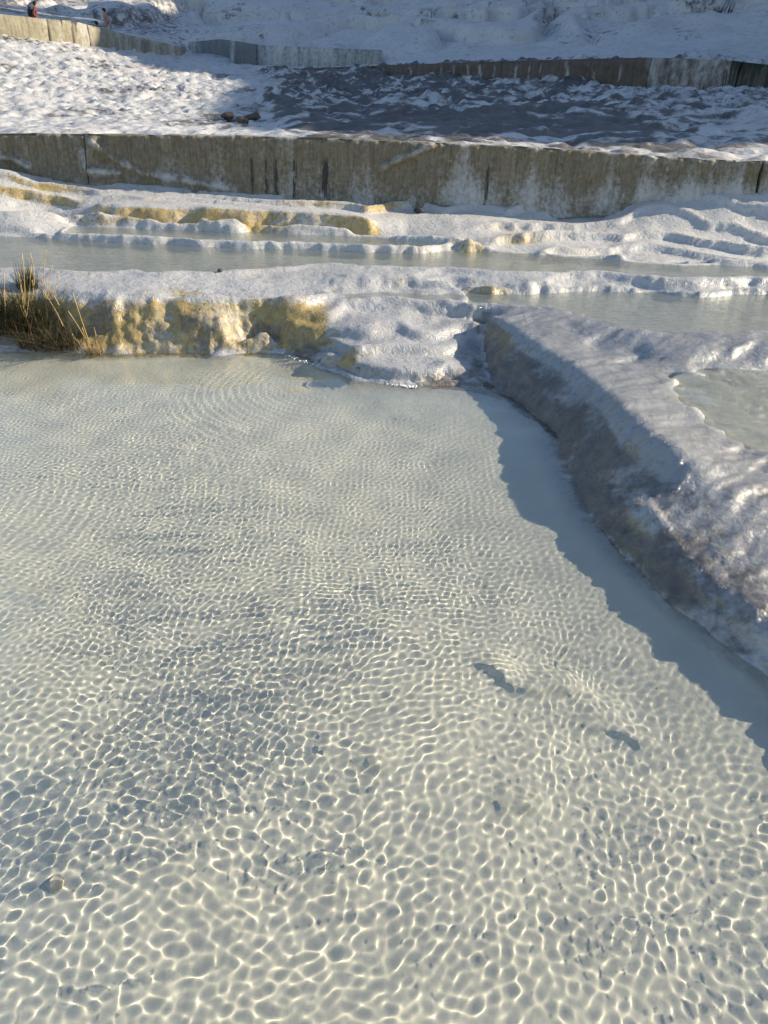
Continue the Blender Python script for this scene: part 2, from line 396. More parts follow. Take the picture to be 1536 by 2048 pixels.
# rims grow in scallops: lobes with sharp notches between them
far_ = sstep(5.75, 6.2, Y) * (1 - sstep(8.7, 9.2, Y)) * (1 - .75 * sstep(1.2, .4, X) * sstep(6.6, 6.1, Y) * sstep(-1.2, -.6, X))
SCAL = far_ * (1 - .86 * sstep(7.4, 7.9, Y)) * (.17 * np.abs(vnoise(X * 1.15 + 3, Y * 1.1)) + .07 * np.abs(vnoise(X * 3.4, Y * .9)) + .03 * vnoise(X * 9, Y * 3) - .045 + sstep(8.1, 8.3, Y) * .42 * (np.abs(vnoise(X * 3.1 + 1, Y * .3)) - .25))
YW = Y + SCAL
Z = NF.at(X, YW, Z)
# scalloped terracettes climbing to the wall
zone = sstep(7.2, 7.5, Y + .15 * vnoise(X * 1.5, Y * 1.5)) * sstep(.6, 1.4, X) + sstep(8.75, 8.85, Y) * .9
zone = np.clip(zone, 0, 1) * (1 - .3 * sstep(2.2, 3.2, X) * sstep(.58, .70, Z)) * (1 - .3 * sstep(.74, .84, Z))
ph = (Y - 7.2) / .46 + .9 * fbm(X * .42 + 2, Y * .5, o=2)
ph = ph - .55 * np.abs(vnoise(X * 1.25 + 3.7 * np.floor(ph), np.floor(ph) * 5.3)) - .12 * np.abs(vnoise(X * 4.1, np.floor(ph) * 3.1))
fr = ph - np.floor(ph); hh = .6 + .5 * vnoise(X * .7 + 11 * np.floor(ph), np.floor(ph) * 1.7)
Z = Z + zone * (.145 + .07 * sstep(.6, 1.4, X)) * np.clip(hh, .4, 1.1) * (np.exp(-fr / .32) * sstep(0, .04, fr) - .28)
# scallops on the two rims: lobes that look out into the pools
lob = vnoise(X * 2.1 + 5, Y * .8) + .5 * vnoise(X * 5.1, Y * 2)
Z += .02 * lob * sstep(6.1, 6.4, Y) * (1 - sstep(6.9, 7.3, Y)) * sstep(.435, .39, Z)
def terrace(zone, st, nz_, lo, hi):
    global Z
    s_ = Z / st + nz_; fr = s_ - np.floor(s_)
    Z = Z * (1 - zone) + zone * (st * (np.floor(s_) + .1 * fr + .9 * sstep(lo, hi, fr)) - st * nz_)
terrace(sstep(5.85, 6.0, Y) * sstep(7.0, 6.8, Y) * sstep(-.75, -.4, X) * .9, .036, .8 * fbm(X * .9 + 4, Y * 1.2, o=2) + .6 * np.abs(vnoise(X * 1.4, Y * 1.5)), .72, .97)
terrace(sstep(4.5, 4.8, Y) * sstep(6.0, 5.9, Y) * sstep(-.9, -.6, X) * sstep(.95, .75, X) * sstep(.02, .05, Z) * 1.0, .085, .45 * fbm(X * 2, Y * 2 + 5, o=2) + .6 * np.abs(vnoise(X * 3.5, Y * 3)), .68, .98)
terrace(sstep(1.3, 1.5, X) * sstep(4.4, 4.6, Y) * sstep(5.3, 5.1, Y) * .6, .045, .9 * fbm(X * 1.5, Y * 2 + 5, o=3), .62, .96)
def on_bed(px, py, z0=-.15):
    """where the sight line, bent at the water, meets the bed"""
    x, y, _ = P(px, py, 0); a = ray(px, py); th = math.asin(math.sin(math.pi / 2 - a) / 1.33); s = math.tan(th) * -z0
    h = math.hypot(x, y); return (x + x / h * s, y + y / h * s)
# crust ledges on the bed of the lower pool
def ledge(pts, hgt, wid, drop=1.0):
    global Z
    q = np.array([on_bed(a, b, -.14) for a, b in smooth_poly(pts, 8)])
    lo, hi = q.min(0) - .4, q.max(0) + .4
    m = (X > lo[0]) & (X < hi[0]) & (Y > lo[1]) & (Y < hi[1])
    xx, yy = X[m], Y[m]; best = np.full(xx.shape, 9.0); side = np.zeros(xx.shape); tt = np.zeros(xx.shape)
    for i, (a, b) in enumerate(zip(q[:-1], q[1:])):
        ab = b - a; t = np.clip(((xx - a[0]) * ab[0] + (yy - a[1]) * ab[1]) / (ab @ ab), 0, 1)
        dx, dy = xx - a[0] - t * ab[0], yy - a[1] - t * ab[1]; d = np.hypot(dx, dy)
        k = d < best; best[k] = d[k]; side[k] = np.sign(ab[0] * dy - ab[1] * dx)[k]; tt[k] = ((i + t) / (len(q) - 1))[k]
    d = best * side + .012 * vnoise(xx * 30, yy * 30)
    taper = np.clip(np.minimum(tt, 1 - tt) * 5, 0, 1)
    prof = np.where(d > 0, np.exp(-(d / wid) ** 2), np.exp(-(d / (wid * .22)) ** 2))
    Z[m] += .85 * hgt * taper * prof * (1 + .35 * vnoise(xx * 18, yy * 18))
ledge([(610, 1490), (680, 1500), (740, 1518), (805, 1538)], .030, .09)
ledge([(930, 1300), (985, 1338), (1050, 1380), (1110, 1372), (1200, 1392)], .045, .10)
ledge([(1150, 1440), (1230, 1455), (1330, 1500)], .03, .10)
ledge([(975, 1590), (1030, 1612), (1110, 1600)], .03, .06)
ledge([(0, 1185), (70, 1192), (150, 1200)], .03, .08)
ledge([(200, 880), (390, 905), (420, 930)], .02, .10)
ledge([(390, 845), (440, 855), (490, 866)], .025, .07)
ledge([(480, 1052), (540, 1075), (640, 1090)], .02, .08)
Z += sstep(-.03, -.10, Z) * .014 * fbm(X * 1.6, Y * 1.6, o=3)
# pool basins: level water sheets held behind their rims
def pmask(pts, level):
    q = np.array([P(a, b, level)[:2] for a, b in pts]); m = np.zeros(X.shape, bool)
    for (x1, y1), (x2, y2) in zip(q, np.roll(q, -1, 0)):
        if y1 == y2: continue
        c = ((YW >= y1) != (YW >= y2)); m ^= c & (X < (x2 - x1) * (YW - y1) / (y2 - y1) + x1)
    return m
POOLS = [
 ('C', C_, [(1345, 750), (1350, 785), (1400, 835), (1475, 885), (1550, 915), (1750, 940), (2300, 950), (2300, 752), (1700, 744), (1536, 739), (1400, 739)], .03),
 ('E', E_, [(930, 606), (1000, 606), (1080, 612), (1170, 630), (1230, 647), (1320, 663), (1400, 667), (1536, 663), (2100, 680), (2100, 602), (1536, 589), (1390, 587), (1290, 580), (1180, 581), (1080, 585), (980, 583), (912, 580)], .05),
 ('S', .332, [(672, 590), (720, 584), (790, 586), (870, 586), (915, 583), (925, 602), (840, 598), (760, 592), (690, 596)], .02),
 ('G', G_, [(-700, 542), (-200, 536), (0, 531), (100, 537), (220, 541), (330, 540), (450, 537), (560, 533), (632, 525), (700, 527), (900, 535), (1120, 542), (1300, 547), (1536, 552), (2000, 564),
   (2000, 547), (1536, 533), (1400, 528), (1250, 521), (1100, 511), (968, 502), (850, 501), (700, 499), (550, 496), (400, 492), (200, 482), (0, 471), (-200, 462), (-700, 455)], .06),
 ('P', P1_, [(130, 464), (290, 472), (450, 479), (600, 484), (720, 488), (840, 491), (900, 486), (800, 479), (730, 473), (600, 468), (500, 462), (478, 466), (410, 462), (330, 459), (240, 456), (150, 450)], .05)]
BAND = np.zeros_like(Z); PM = {}
for nm, lev, pts, dep_ in POOLS:
    m = pmask(pts, lev); PM[nm] = (lev, m); b = gblur(m.astype(float), 2.5)
    ring = (b > .06) & ~m
    rough_ = (.026 if nm == 'C' else .016) * fbm(X * 7, Y * 9, o=3) if nm in 'CSE' else .006 * fbm(X * 7, Y * 9, o=3)
    Z = np.where(m, np.minimum(Z, lev - .002 - dep_ * sstep(.6, 1.0, b)) + rough_ * (1 - sstep(.7, 1, b)), Z)
    Z = np.where(ring, np.maximum(Z, lev + .008 + rough_), Z)
    BAND = np.maximum(BAND, sstep(.02, .1, b) * (~m))
Z = np.where(Z > .03, gblur(Z, .8), Z)
NF.Z = Z
gy_, gx_ = np.gradient(Z, NF.h)
SLOPE = gblur(np.hypot(gx_, gy_), 1.5)

# ------------------------------------------------------------------ terraces mesh
def build_ground():
    nu, nv = 660, 760
    u = np.linspace(-.80, .80, nu)
    wx, wy = WB3[:, 0], WB3[:, 1]
    V = np.zeros((nv, nu, 3))
    for j, uu in enumerate(u):
        ye = 9.5
        for _ in range(6): ye = np.interp(uu * (ye + 2.0), wx, wy)
        ye += .12
        yf = np.linspace(-.55, ye, 2600); xf = uu * (yf + 2.0); zf = NF.at(xf, yf)
        dist = np.hypot(yf, 1.5) + .2
        wgt = np.sqrt(np.gradient(yf) ** 2 * .35 + np.gradient(zf) ** 2 * 1.3 + (np.gradient(yf) * (1.6 - zf) / dist) ** 2) / dist
        c = np.concatenate([[0], np.cumsum(.5 * (wgt[1:] + wgt[:-1]))]); c = gblur(c[None, :], 2)[0] if False else c
        yv = np.interp(np.linspace(0, c[-1], nv), c, yf)
        V[:, j, 1] = yv; V[:, j, 0] = uu * (yv + 2.0)
    # neighbouring columns share their row spacing
    V[:, :, 1] = gblur(V[:, :, 1], 2.0); V[:, :, 0] = u[None, :] * (V[:, :, 1] + 2.0)
    V[:, :, 2] = NF.at(V[..., 0], V[..., 1])
    x, y, z = V[..., 0].copy(), V[..., 1].copy(), V[..., 2].copy()
    n = normals_of(V); steep = sstep(.45, 1.4, NF.at(x, y, SLOPE))
    wetlow = sstep(-.02, .03, z)
    q = np.array([P(a, b, .26)[:2] for a, b in [(938, 620), (985, 652), (1065, 712), (1132, 765), (1200, 832), (1260, 902), (1325, 975), (1395, 1060), (1460, 1140), (1660, 1340), (2300, 1700), (2300, 760), (1536, 738), (1536, 668), (1300, 668), (1160, 640), (1050, 618)]])
    film = np.zeros(x.shape, bool)
    for (x1, y1), (x2, y2) in zip(q, np.roll(q, -1, 0)):
        if y1 != y2: film ^= ((y >= y1) != (y >= y2)) & (x < (x2 - x1) * (y - y1) / (y2 - y1) + x1)
    film &= (z > .09) & (NF.at(x, y, gblur(PM['C'][1].astype(float), 2)) < .55)
    FM = np.maximum(gblur(film.astype(float), 3), film)
    big = fbm(x * 3.2, y * 3.2, z * 3.2, o=3)
    mid = 1 - np.abs(vnoise(x * 11, y * 11, z * 8)) * 2
    mid2 = 1 - np.abs(vnoise(x * 24 + 3, y * 24, z * 18)) * 2
    fin = fbm(x * 45, y * 45, z * 40, o=2)
    # flow lines over the lips
    fl = vnoise(x * 30 + 2 * big, y * 6, z * 3) + 2.2 * np.abs(vnoise(x * 11 + big, y * 3, z * 1.5)) - .6
    amp = wetlow * (.010 * big + .008 * mid * (.30 + steep) + .0055 * mid2 * (.35 + steep) + .0022 * fin + .0055 * fl * steep)
    amp *= 1 - .62 * sstep(6.6, 7.4, y)
    amp += (1 - wetlow) * (.002 * fin + .003 * mid2 * .3)
    amp += wetlow * steep * .026 * fbm(x * 6.5, y * 6.5, z * 5, o=2)
    rz = (x > .7) * sstep(.24, .14, z) * wetlow * sstep(5.9, 5.7, y)
    amp += rz * (.020 * np.abs(vnoise(x * 7, y * 7, z * 7)) + .010 * (1 - 2 * np.abs(vnoise(x * 14, y * 14, z * 11))) + .007 * vnoise(x * 40, y * 40, z * 30))
    gour = .6 * np.abs(vnoise(x * 15 + 1.5 * big, y * 24, z * 10)) + 1.0 * np.abs(vnoise(x * 34, y * 50 + big, z * 20))
    amp = amp * (1 - .72 * FM) + FM * (.006 - .011 * gour) * .6
    crest = (x > .7) * sstep(.14, .20, z) * (y < 5.9)
    amp *= 1 - .55 * crest
    mzz = (x > -.95) * (x < .8) * (y > 4.4) * (y < 5.9) * sstep(.0, .04, z); amp *= 1 - .35 * mzz
    rib = vnoise((x * .6 - y * .8) * 17 + .8 * big, (x * .8 + y * .6) * 2.6) + .5 * vnoise((x * .6 - y * .8) * 41, (x * .8 + y * .6) * 6)
    amp += FM * .010 * rib + crest * .001 * rib
    V = V + n * (amp * (1 - .55 * NF.at(x, y, BAND)))[..., None]
    # ---- stains that belong to the crust, plus shade painted low on the mound
    nz = fbm(x * 2.3, y * 2.3, z * 2.3, o=3)
    left = sstep(-.38, -.62, x) * sstep(4.8, 5.0, y) * sstep(6.6, 6.3, y)
    stain = left * sstep(.385, .30, z + .05 * nz + .03 * vnoise(x * 14, y * 3)) * sstep(.0, .06, z) * (.72 + .4 * nz) 
    stain = np.maximum(stain, left * steep * .55 * sstep(.43, .38, z))
    r2 = sstep(8.15, 8.3, y) * sstep(9.9, 9.7, y) * sstep(.5, -.2, x)
    stain = np.maximum(stain, r2 * sstep(.5, 1.0, NF.at(x, y, SLOPE)) * (.62 + .3 * nz))
    rr = sstep(7.2, 7.4, y) * sstep(9.2, 9.0, y) * sstep(.2, .8, x)
    stain = np.maximum(stain, rr * sstep(.35, .8, NF.at(x, y, SLOPE)) * (.30 + .35 * nz) * sstep(3.5, 1.5, x))
    rf = sstep(5.9, 6.1, y) * sstep(6.7, 6.5, y) * (x > -.6)
    stain = np.maximum(stain, rf * sstep(.35, .8, NF.at(x, y, SLOPE)) * (.25 + .45 * nz))
    rid = ((x > .75) & (z < .26) & (y < 5.9)) * sstep(-.03, .012, z)
    stain = np.maximum(stain, rid * steep * sstep(-.1, .6, fbm(x * 3.1 + 8, y * 3.1, z * 1.5, o=3) + .15) * .95)
    md = (x > -.9) & (x < .75) & (y > 4.6) & (y < 6) & (z < .24) & (z > .01)
    stain = np.maximum(stain, md * (.25 + .75 * steep) * sstep(.25, -.5, x + .3 * nz) * .75)
    dirt_shade = steep * wetlow * sstep(-.2, .7, fbm(x * 4, y * 4, z * 4 + 9, o=3)) * .6 * sstep(7, 6, y)
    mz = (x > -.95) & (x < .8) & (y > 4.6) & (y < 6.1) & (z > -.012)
    dirt_shade = np.maximum(dirt_shade, mz * sstep(.22, .04, z + .06 * nz) * (.30 + .5 * nz + .35 * sstep(-.2, -.7, x)))  # shade painted on the mound's lower front, with its brown left flank
    dirt_shade = np.maximum(dirt_shade, rid * sstep(.26, .20, z + .03 * nz) * np.clip(.55 + .5 * nz + .25 * sstep(.14, .02, z), .1, 1))
    wet = np.clip(.35 + .5 * (y < 7.2) + .3 * nz, 0, 1) * wetlow
    wet = np.maximum(wet, sstep(.05, .0, z) * wetlow)
    o = mesh_grid('ground', V, M_TRAV, attrs={'stain': stain, 'dirt_shade': dirt_shade, 'wet': np.maximum(wet, FM), 'film': np.maximum(gblur(FM, 9) * FM * .9, np.maximum(.6 * gblur(mzz * 1.0, 2), .38 * wetlow * sstep(7.4, 6.6, y))), 'bed': np.maximum(sstep(-.008, -.04, z), NF.at(x, y, gblur(PM['C'][1].astype(float), 2)))})
    o['kind'] = 'structure'; o.cycles.is_caustics_receiver = True
    # thin sheet of water running over the crest
    fk = film[:-1, :-1] & film[1:, 1:] & (FM[:-1, :-1] > .5)
    W = V + n * (.0035 + .0022 * vnoise(x * 20 + y * 9, y * 38))[..., None]
    W = np.stack([gblur(W[..., 0], .8), gblur(W[..., 1], .8), gblur(W[..., 2], .8)], -1)
    f = mesh_grid('running_water', W, M_FILM, keep=fk); f['kind'] = 'structure'
    return o
GROUND = build_ground()

# ------------------------------------------------------------------ water
def ripples(x, y):
    z = np.zeros_like(x)
    r = np.random.default_rng(5)
    def packet(n, l0, l1, amp, mask, a0=0, a1=2 * math.pi):
        nonlocal z
        s = np.zeros_like(x)
        for _ in range(n):
            a = r.uniform(a0, a1); l = math.exp(r.uniform(math.log(l0), math.log(l1))); k = 2 * math.pi / l
            s += (.55 + .45 * math.sin(a - R(SUN_AZ)) ** 2) * l * l * np.cos(k * (wx * math.cos(a) + wy * math.sin(a)) + r.uniform(0, 6.28))
        z += amp * s / math.sqrt(n) * mask
    wx = x + .05 * vnoise(x * 1.7, y * 1.7); wy = y + .05 * vnoise(x * 1.7 + 9, y * 1.7)
    near = sstep(2.4, .9, y)
    m = .80 + .30 * vnoise(x * 1.4 + 3, y * 1.4); big_ = .7 * sstep(.05, .5, vnoise(x * 1.1 + 21, y * 1.1 + 4) + .25 * near - .3 * sstep(-.3, .5, x))
    packet(48, .028, .047, RIP, m * (.22 + .78 * near) * (1 - .55 * big_))
    packet(44, .023, .039, RIP, m * (1.0 - .70 * near))
    packet(36, .045, .070, RIP * .7, m * big_ * (.3 + .7 * near))
    m2 = np.clip(vnoise(x * .9 + 7, y * .9) + .25, 0, 1)
    packet(10, .026, .040, RIP * .8, m2 * (1 - .5 * near), R(60), R(120))
    # rings that run out from the inflow under the mound
    for (cx, cy, l, am) in ((-.2, 4.95, .06, .13), (-2.4, 3.0, .055, .12)):
        d = np.hypot(x - cx, y - cy); z += RIP * am * l * l * np.cos(2 * math.pi / l * d) * np.exp(-((d - 1.0) / 1.0) ** 2) * np.clip(vnoise(x * 2, y * 2) + .5, 0, 1)
    packet(8, .2, .45, RIP * .06, 1.0)
    return z
RIP = .30
def build_lower_water():
    nu, nv = 780, 900
    u = np.linspace(-.48, .60, nu)
    t = np.linspace(0, 1, nv); yv = -.3 + 6.2 * (np.exp(1.55 * t) - 1) / (math.exp(1.55) - 1)
    x = u[None, :] * (yv[:, None] + 1.6); y = np.repeat(yv[:, None], nu, 1)
    z = ripples(x, y)
    g = NF.at(x, y); k = g < .12
    kk = gblur(k.astype(float), 1.5) > .02
    q = kk[:-1, :-1] & kk[1:, :-1] & kk[:-1, 1:] & kk[1:, 1:]
    q &= ~((x[:-1, :-1] > 1.0) & (y[:-1, :-1] > 4.8))
    calm = sstep(.0, -.04, g)
    z = z * (.35 + .65 * calm) + .004
    o = mesh_grid('pool_water', np.stack([x, y, z], -1), M_WATER, keep=q)
    o['kind'] = 'structure'; o.cycles.is_caustics_caster = True
build_lower_water()

def pool(nm, mat, amp):
    lev, m = PM[nm]; i, j = np.where(m); i0, i1, j0, j1 = max(i.min() - 4, 0), i.max() + 5, max(j.min() - 4, 0), j.max() + 5
    x, y = X[i0:i1, j0:j1], Y[i0:i1, j0:j1]; k = gblur(m[i0:i1, j0:j1].astype(float), 1.5) > .10
    q = k[:-1, :-1] & k[1:, :-1] & k[:-1, 1:] & k[1:, 1:]
    z = lev + amp * fbm(x * 16, y * 26, o=3)
    o = mesh_grid('pool_water', np.stack([x, y, z], -1), mat, keep=q); o['kind'] = 'structure'
def clear_pool(nm, x1, h=.0105):
    lev, m = PM[nm]; x, y = np.meshgrid(np.arange(.9, x1, h), np.arange(2.3, 4.8, h))
    k = NF.at(x, y, gblur(m.astype(float), 1.5)) > .08; q = k[:-1, :-1] & k[1:, :-1] & k[:-1, 1:] & k[1:, 1:]
    z = lev + 1.9 * ripples(x * 1.0 + 7, y * .8 + 2.2) + .0015 * fbm(x * 9, y * 14, o=2)
    o = mesh_grid('pool_water', np.stack([x, y, z], -1), M_WATER, keep=q); o['kind'] = 'structure'; o.cycles.is_caustics_caster = True
clear_pool('C', 3.8)
pool('E', M_POOL, .0012); pool('S', M_POOL, .0015); pool('G', M_POOL, .0012); pool('P', M_POOL, .001)

# ------------------------------------------------------------------ walls
def wall_panel(parent, base, top, thick, mat, attrf, disp, step, name='panel'):
    """base, top: Nx3 polylines (top gives z only); one concrete panel with a worked front face"""
    base = np.array(base); top = np.array(top)
    L = np.concatenate([[0], np.cumsum(np.linalg.norm(np.diff(base[:, :2], axis=0), axis=1))])
    n = max(4, int(L[-1] / step)); l = np.linspace(0, L[-1], n)
    bx, by, bz = (np.interp(l, L, base[:, i]) for i in range(3)); tz = np.interp(l, L, top[:, 2])
    dx, dy = np.gradient(bx), np.gradient(by); m = np.hypot(dx, dy); nx_, ny_ = dy / m, -dx / m    # faces -y
    rows = []; info = []
    hmax = (tz - bz).max(); nz = max(4, int(hmax / step))
    for v in np.linspace(0, 1, nz):
        zz = (bz - .12) + (tz - bz + .12) * v
        d = disp(bx, zz, v, l) ; r_ = .02 * max(0, (v - .97) / .03)
        rows.append(np.stack([bx + nx_ * (d - r_), by + ny_ * (d - r_), zz], -1)); info.append((v, 0))
    for f in (.1, .5, .95):
        rows.append(np.stack([bx - nx_ * thick * f, by - ny_ * thick * f, tz + .012 * vnoise(l * 6, l * 0 + f * 9)], -1)); info.append((1.0, f))
    for v in (.9, 0):
        rows.append(np.stack([bx - nx_ * thick, by - ny_ * thick, (bz - .12) + (tz - bz + .12) * v], -1)); info.append((v, 1))
    V = np.stack(rows, 0); vv = np.repeat(np.array([i[0] for i in info])[:, None], n, 1); ll = np.repeat(l[None, :], len(rows), 0)
    o = mesh_grid(name, V, mat, parent, attrs=attrf(V, vv, ll))
    me = o.data; bm = bmesh.new(); bm.from_mesh(me); bm.verts.ensure_lookup_table(); R_ = len(rows)
    for j in (0, n - 1):
        vs = [bm.verts[i * n + j] for i in range(R_)]
        try: bm.faces.new(vs if j == 0 else vs[::-1])
        except ValueError: pass
    bm.to_mesh(me); bm.free()
    return o

# near wall ------------------------------------------------------
TOPPX = [(-700, 260), (-300, 266), (0, 268), (180, 269), (470, 272), (700, 279), (850, 285), (1000, 292), (1100, 297), (1250, 308), (1380, 318), (1500, 322), (1600, 327), (2000, 345)]
txy = np.array(TOPPX, float)
def wall_pts(pa, pb, off=0.0, n=60):
    px = np.linspace(pa, pb, n); i = WBS[:, 0]
    b = []; t = []
    for p_ in px:
        r = (p_, np.interp(p_, i, WBS[:, 1]), np.interp(p_, i, WBS[:, 2])); w_ = PD(*r)
        tz = CAM_H - w_[1] * math.tan(ray(p_, np.interp(p_, txy[:, 0], txy[:, 1])))
        b.append(w_); t.append((w_[0], w_[1], tz))
    return np.array(b), np.array(t)
near_wall = empty('retaining_wall', PD(768, 410, 9.4), 'long low concrete wall stained ochre with white limescale, directly behind the stepped pools', 'wall')
def crust_lines(x, z):
    """ridges of limescale that ran down the front"""
    f = np.zeros_like(x)
    for pts in ([(186, 283), (215, 305), (245, 325), (285, 343), (330, 352), (420, 368), (470, 378)], [(168, 305), (180, 340), (240, 345)], [(860, 293), (800, 318), (770, 335)], [(0, 312), (40, 322), (62, 334)]):
        q = np.array([PD(a, b, np.interp(a, WBS[:, 0], WB3[:, 1]))[::2] for a, b in smooth_poly(pts, 6)])
        best = np.full(x.shape, 9.)
        for a, b in zip(q[:-1], q[1:]):
            ab = b - a; t = np.clip(((x - a[0]) * ab[0] + (z - a[1]) * ab[1]) / (ab @ ab + 1e-9), 0, 1)
            best = np.minimum(best, np.hypot(x - a[0] - t * ab[0], z - a[1] - t * ab[1]))
        f = np.maximum(f, np.exp(-(best / .045) ** 2))
    return f
def disp_near(x, z, v, l):
    zz = np.full_like(x, 1) * z
    chip = sstep(.985, 1.0, v) * .05 * sstep(.1, .6, vnoise(x * 5, x * 0 + 2) + .5 * vnoise(x * 14, x * 0))
    return .010 * vnoise(x * 9, x * 0, zz * 1.2) + .016 * fbm(x * 14, x * 0 + 3, zz * 7, o=3) + .012 * np.abs(vnoise(x * 16, x * 0, zz * 9)) - chip + .06 * crust_lines(x, zz) + .10 * (1 - v) ** 3 * (1 + .7 * vnoise(x * 3, x * 0 + 7)) 
def attr_near(V, v, l):
    x, z = V[..., 0], V[..., 2]
    low = sstep(.75, .15, v + .12 * vnoise(x * 2.2, z * .5))
    cl = crust_lines(x, z)
    right = sstep(-2.5, 1.5, x)
    crust = .10 + .52 * low * (.22 + .78 * right) + .30 * fbm(x * 2.3, z * .4 + 4, o=3) * (.4 + .6 * right) + .55 * cl * (.75 + .6 * fbm(x * 8, z * 8, o=2)) + .3 * sstep(.985, 1.0, v) + .25 * sstep(2.6, 4.2, x)
    dk = np.zeros_like(x)
    for px, wd in ((505, .05), (530, .04), (552, .06), (590, .05), (655, .10), (975, .04), (870, .03)):
        xx = PD(px, 330, 9.4)[0]; dk = np.maximum(dk, np.exp(-((x - xx) / wd) ** 2) * sstep(.95, .6, v) * sstep(.02, .2, v) * (.72 + .35 * vnoise(x * 26, z * 2)))
    return {'crust': np.clip(crust, 0, 1.2), 'dark': dk}
for pa, pb in ((-700, 181), (183, 1509), (1515, 2000)):
    b_, t_ = wall_pts(pa, pb)
    o = wall_panel(near_wall, b_, t_, .28, M_WALL, attr_near, disp_near, .022)
for ch in near_wall.children: ch.location = tuple(-Vector(near_wall.location))

# ------------------------------------------------------------------ hillside survey
HF = Field(-60, 75, 8.5, 120, .15)
def HL(pts, n=6):
    q = smooth_poly(pts, n); w3 = [PD(*r) for r in q]; HF.line(w3); return np.array(w3)
wb, wt = wall_pts(-700, 2000, n=80)
bk = wt.copy(); bk[:, 1] += .22; bk[:, 2] -= .05
HF.line(bk); HF.line(bk - np.array([0, .8, .3]))
for px, L in {-500: [(240, 14), (160, 30), (70, 42)], 0: [(236, 14.5), (185, 22), (125, 33), (72, 43)], 250: [(244, 14), (205, 21), (160, 32), (112, 46)],
              420: [(250, 14), (212, 21), (170, 32), (128, 50)], 530: [(262, 13.2), (228, 18), (188, 27), (150, 43)],
              700: [(262, 13.2), (214, 22), (176, 35)], 1000: [(268, 12.9), (213, 20), (172, 32)], 1300: [(282, 12.2), (220, 18), (177, 28)], 1536: [(300, 11.7), (240, 15.5), (186, 23.5)],
              1800: [(318, 11.2), (250, 14.5), (196, 20)]}.items():
    HL([(px, y, d) for y, d in L])
UL_B = HL([(-400, 28, 38), (-120, 52, 41), (0, 67, 43), (70, 76, 44.5), (130, 85, 46), (180, 92, 47.5), (240, 101, 50), (300, 110, 53), (374, 121, 57)])
UL_TPX = [(-400, -25), (-120, 10), (0, 28), (75, 36), (150, 42), (182, 51), (250, 68), (300, 80), (374, 95)]
UR_B = HL([(552, 151, 45), (650, 150, 42), (768, 150, 39), (880, 160, 36), (1000, 165, 33), (1150, 170, 30.5), (1290, 172, 28.5), (1400, 178, 26.5), (1536, 182, 24.5), (1800, 195, 21)])
UR_TPX = [(552, 139), (650, 135), (768, 131), (900, 126), (1080, 120), (1250, 116), (1310, 115), (1460, 121), (1536, 130), (1800, 150)]
GR_B = HL([(380, 122, 58), (440, 127, 56.5), (520, 134, 54), (640, 137, 52), (760, 136, 51)])
GR_TPX = [(380, 84), (440, 78), (520, 90), (640, 95), (760, 100)]
def tops(Bw, tp, extra=0.0):
    tp = np.array(tp, float); out = []
    for q in Bw:
        z = q[2]
        for _ in range(4):
            px = proj(q[0], q[1], z)[0]; z = CAM_H - q[1] * math.tan(ray(px, np.interp(px, tp[:, 0], tp[:, 1])))
        out.append((q[0], q[1], z))
    return np.array(out)
UL_T, UR_T, GR_T = tops(UL_B, UL_TPX), tops(UR_B, UR_TPX), tops(GR_B, GR_TPX)
for B_, T_ in ((UL_B, UL_T), (UR_B, UR_T), (GR_B, GR_T)):
    q = T_.copy(); q[:, 1] += .9; q[:, 2] -= .12; HF.line(q)
    q = B_.copy(); q[:, 1] += .35; HF.line(q)
q = UL_T.copy(); q[:, 1] += 5; q[:, 2] += .1; HF.line(q)
# cascades above
HL([(400, 60, 70), (520, 70, 66), (700, 80, 62), (900, 92, 55), (1100, 98, 50), (1300, 100, 46), (1536, 108, 42), (1900, 110, 38)])
HL([(-400, -60, 62), (0, 0, 66), (200, 10, 70), (420, 20, 74), (700, 40, 72), (1000, 45, 66), (1300, 50, 60), (1536, 55, 56), (1900, 60, 50)])
HL([(-400, -160, 78), (0, -90, 82), (400, -50, 86), (800, -20, 84), (1200, -10, 78), (1536, -5, 74), (1900, -5, 66)])
HL([(-600, -330, 110), (0, -300, 112), (800, -280, 112), (1536, -280, 110), (2300, -280, 105)])
# unseen mountain shoulder added on the sun's side to shade the right slope
HF.line([(33, 14, 5), (33, 15.6, 10), (33, 16.8, 16.6), (33, 19.6, 18.4), (33, 25.6, 19.4), (33, 34.6, 20.4), (33, 46.6, 22), (33, 55.5, 26.5), (34, 60.5, 33), (36, 67.5, 40), (46, 80, 38), (52, 95, 46), (60, 118, 56)])
HF.line([(50, 19, 19), (58, 45, 30), (70, 70, 44)])
HF.line([(13, 15, 2.0), (16, 24, 2.9), (20, 34, 4.4), (26, 46, 7.5), (32, 60, 12), (40, 80, 19)])
HF.line([(12, 11, 1.3), (25, 9.2, 1.6), (45, 9.2, 3), (75, 10, 6)])
HF.line([(-60, 12, 1.5), (-30, 13, 1.6), (-12, 13, 1.4)]); HF.line([(-60, 45, 8), (-35, 45, 6.5)]); HF.line([(-60, 100, 24), (-40, 100, 22)])
HF.solve()
HZ = gblur(HF.Z, 1.0)
X, Y = HF.xy()
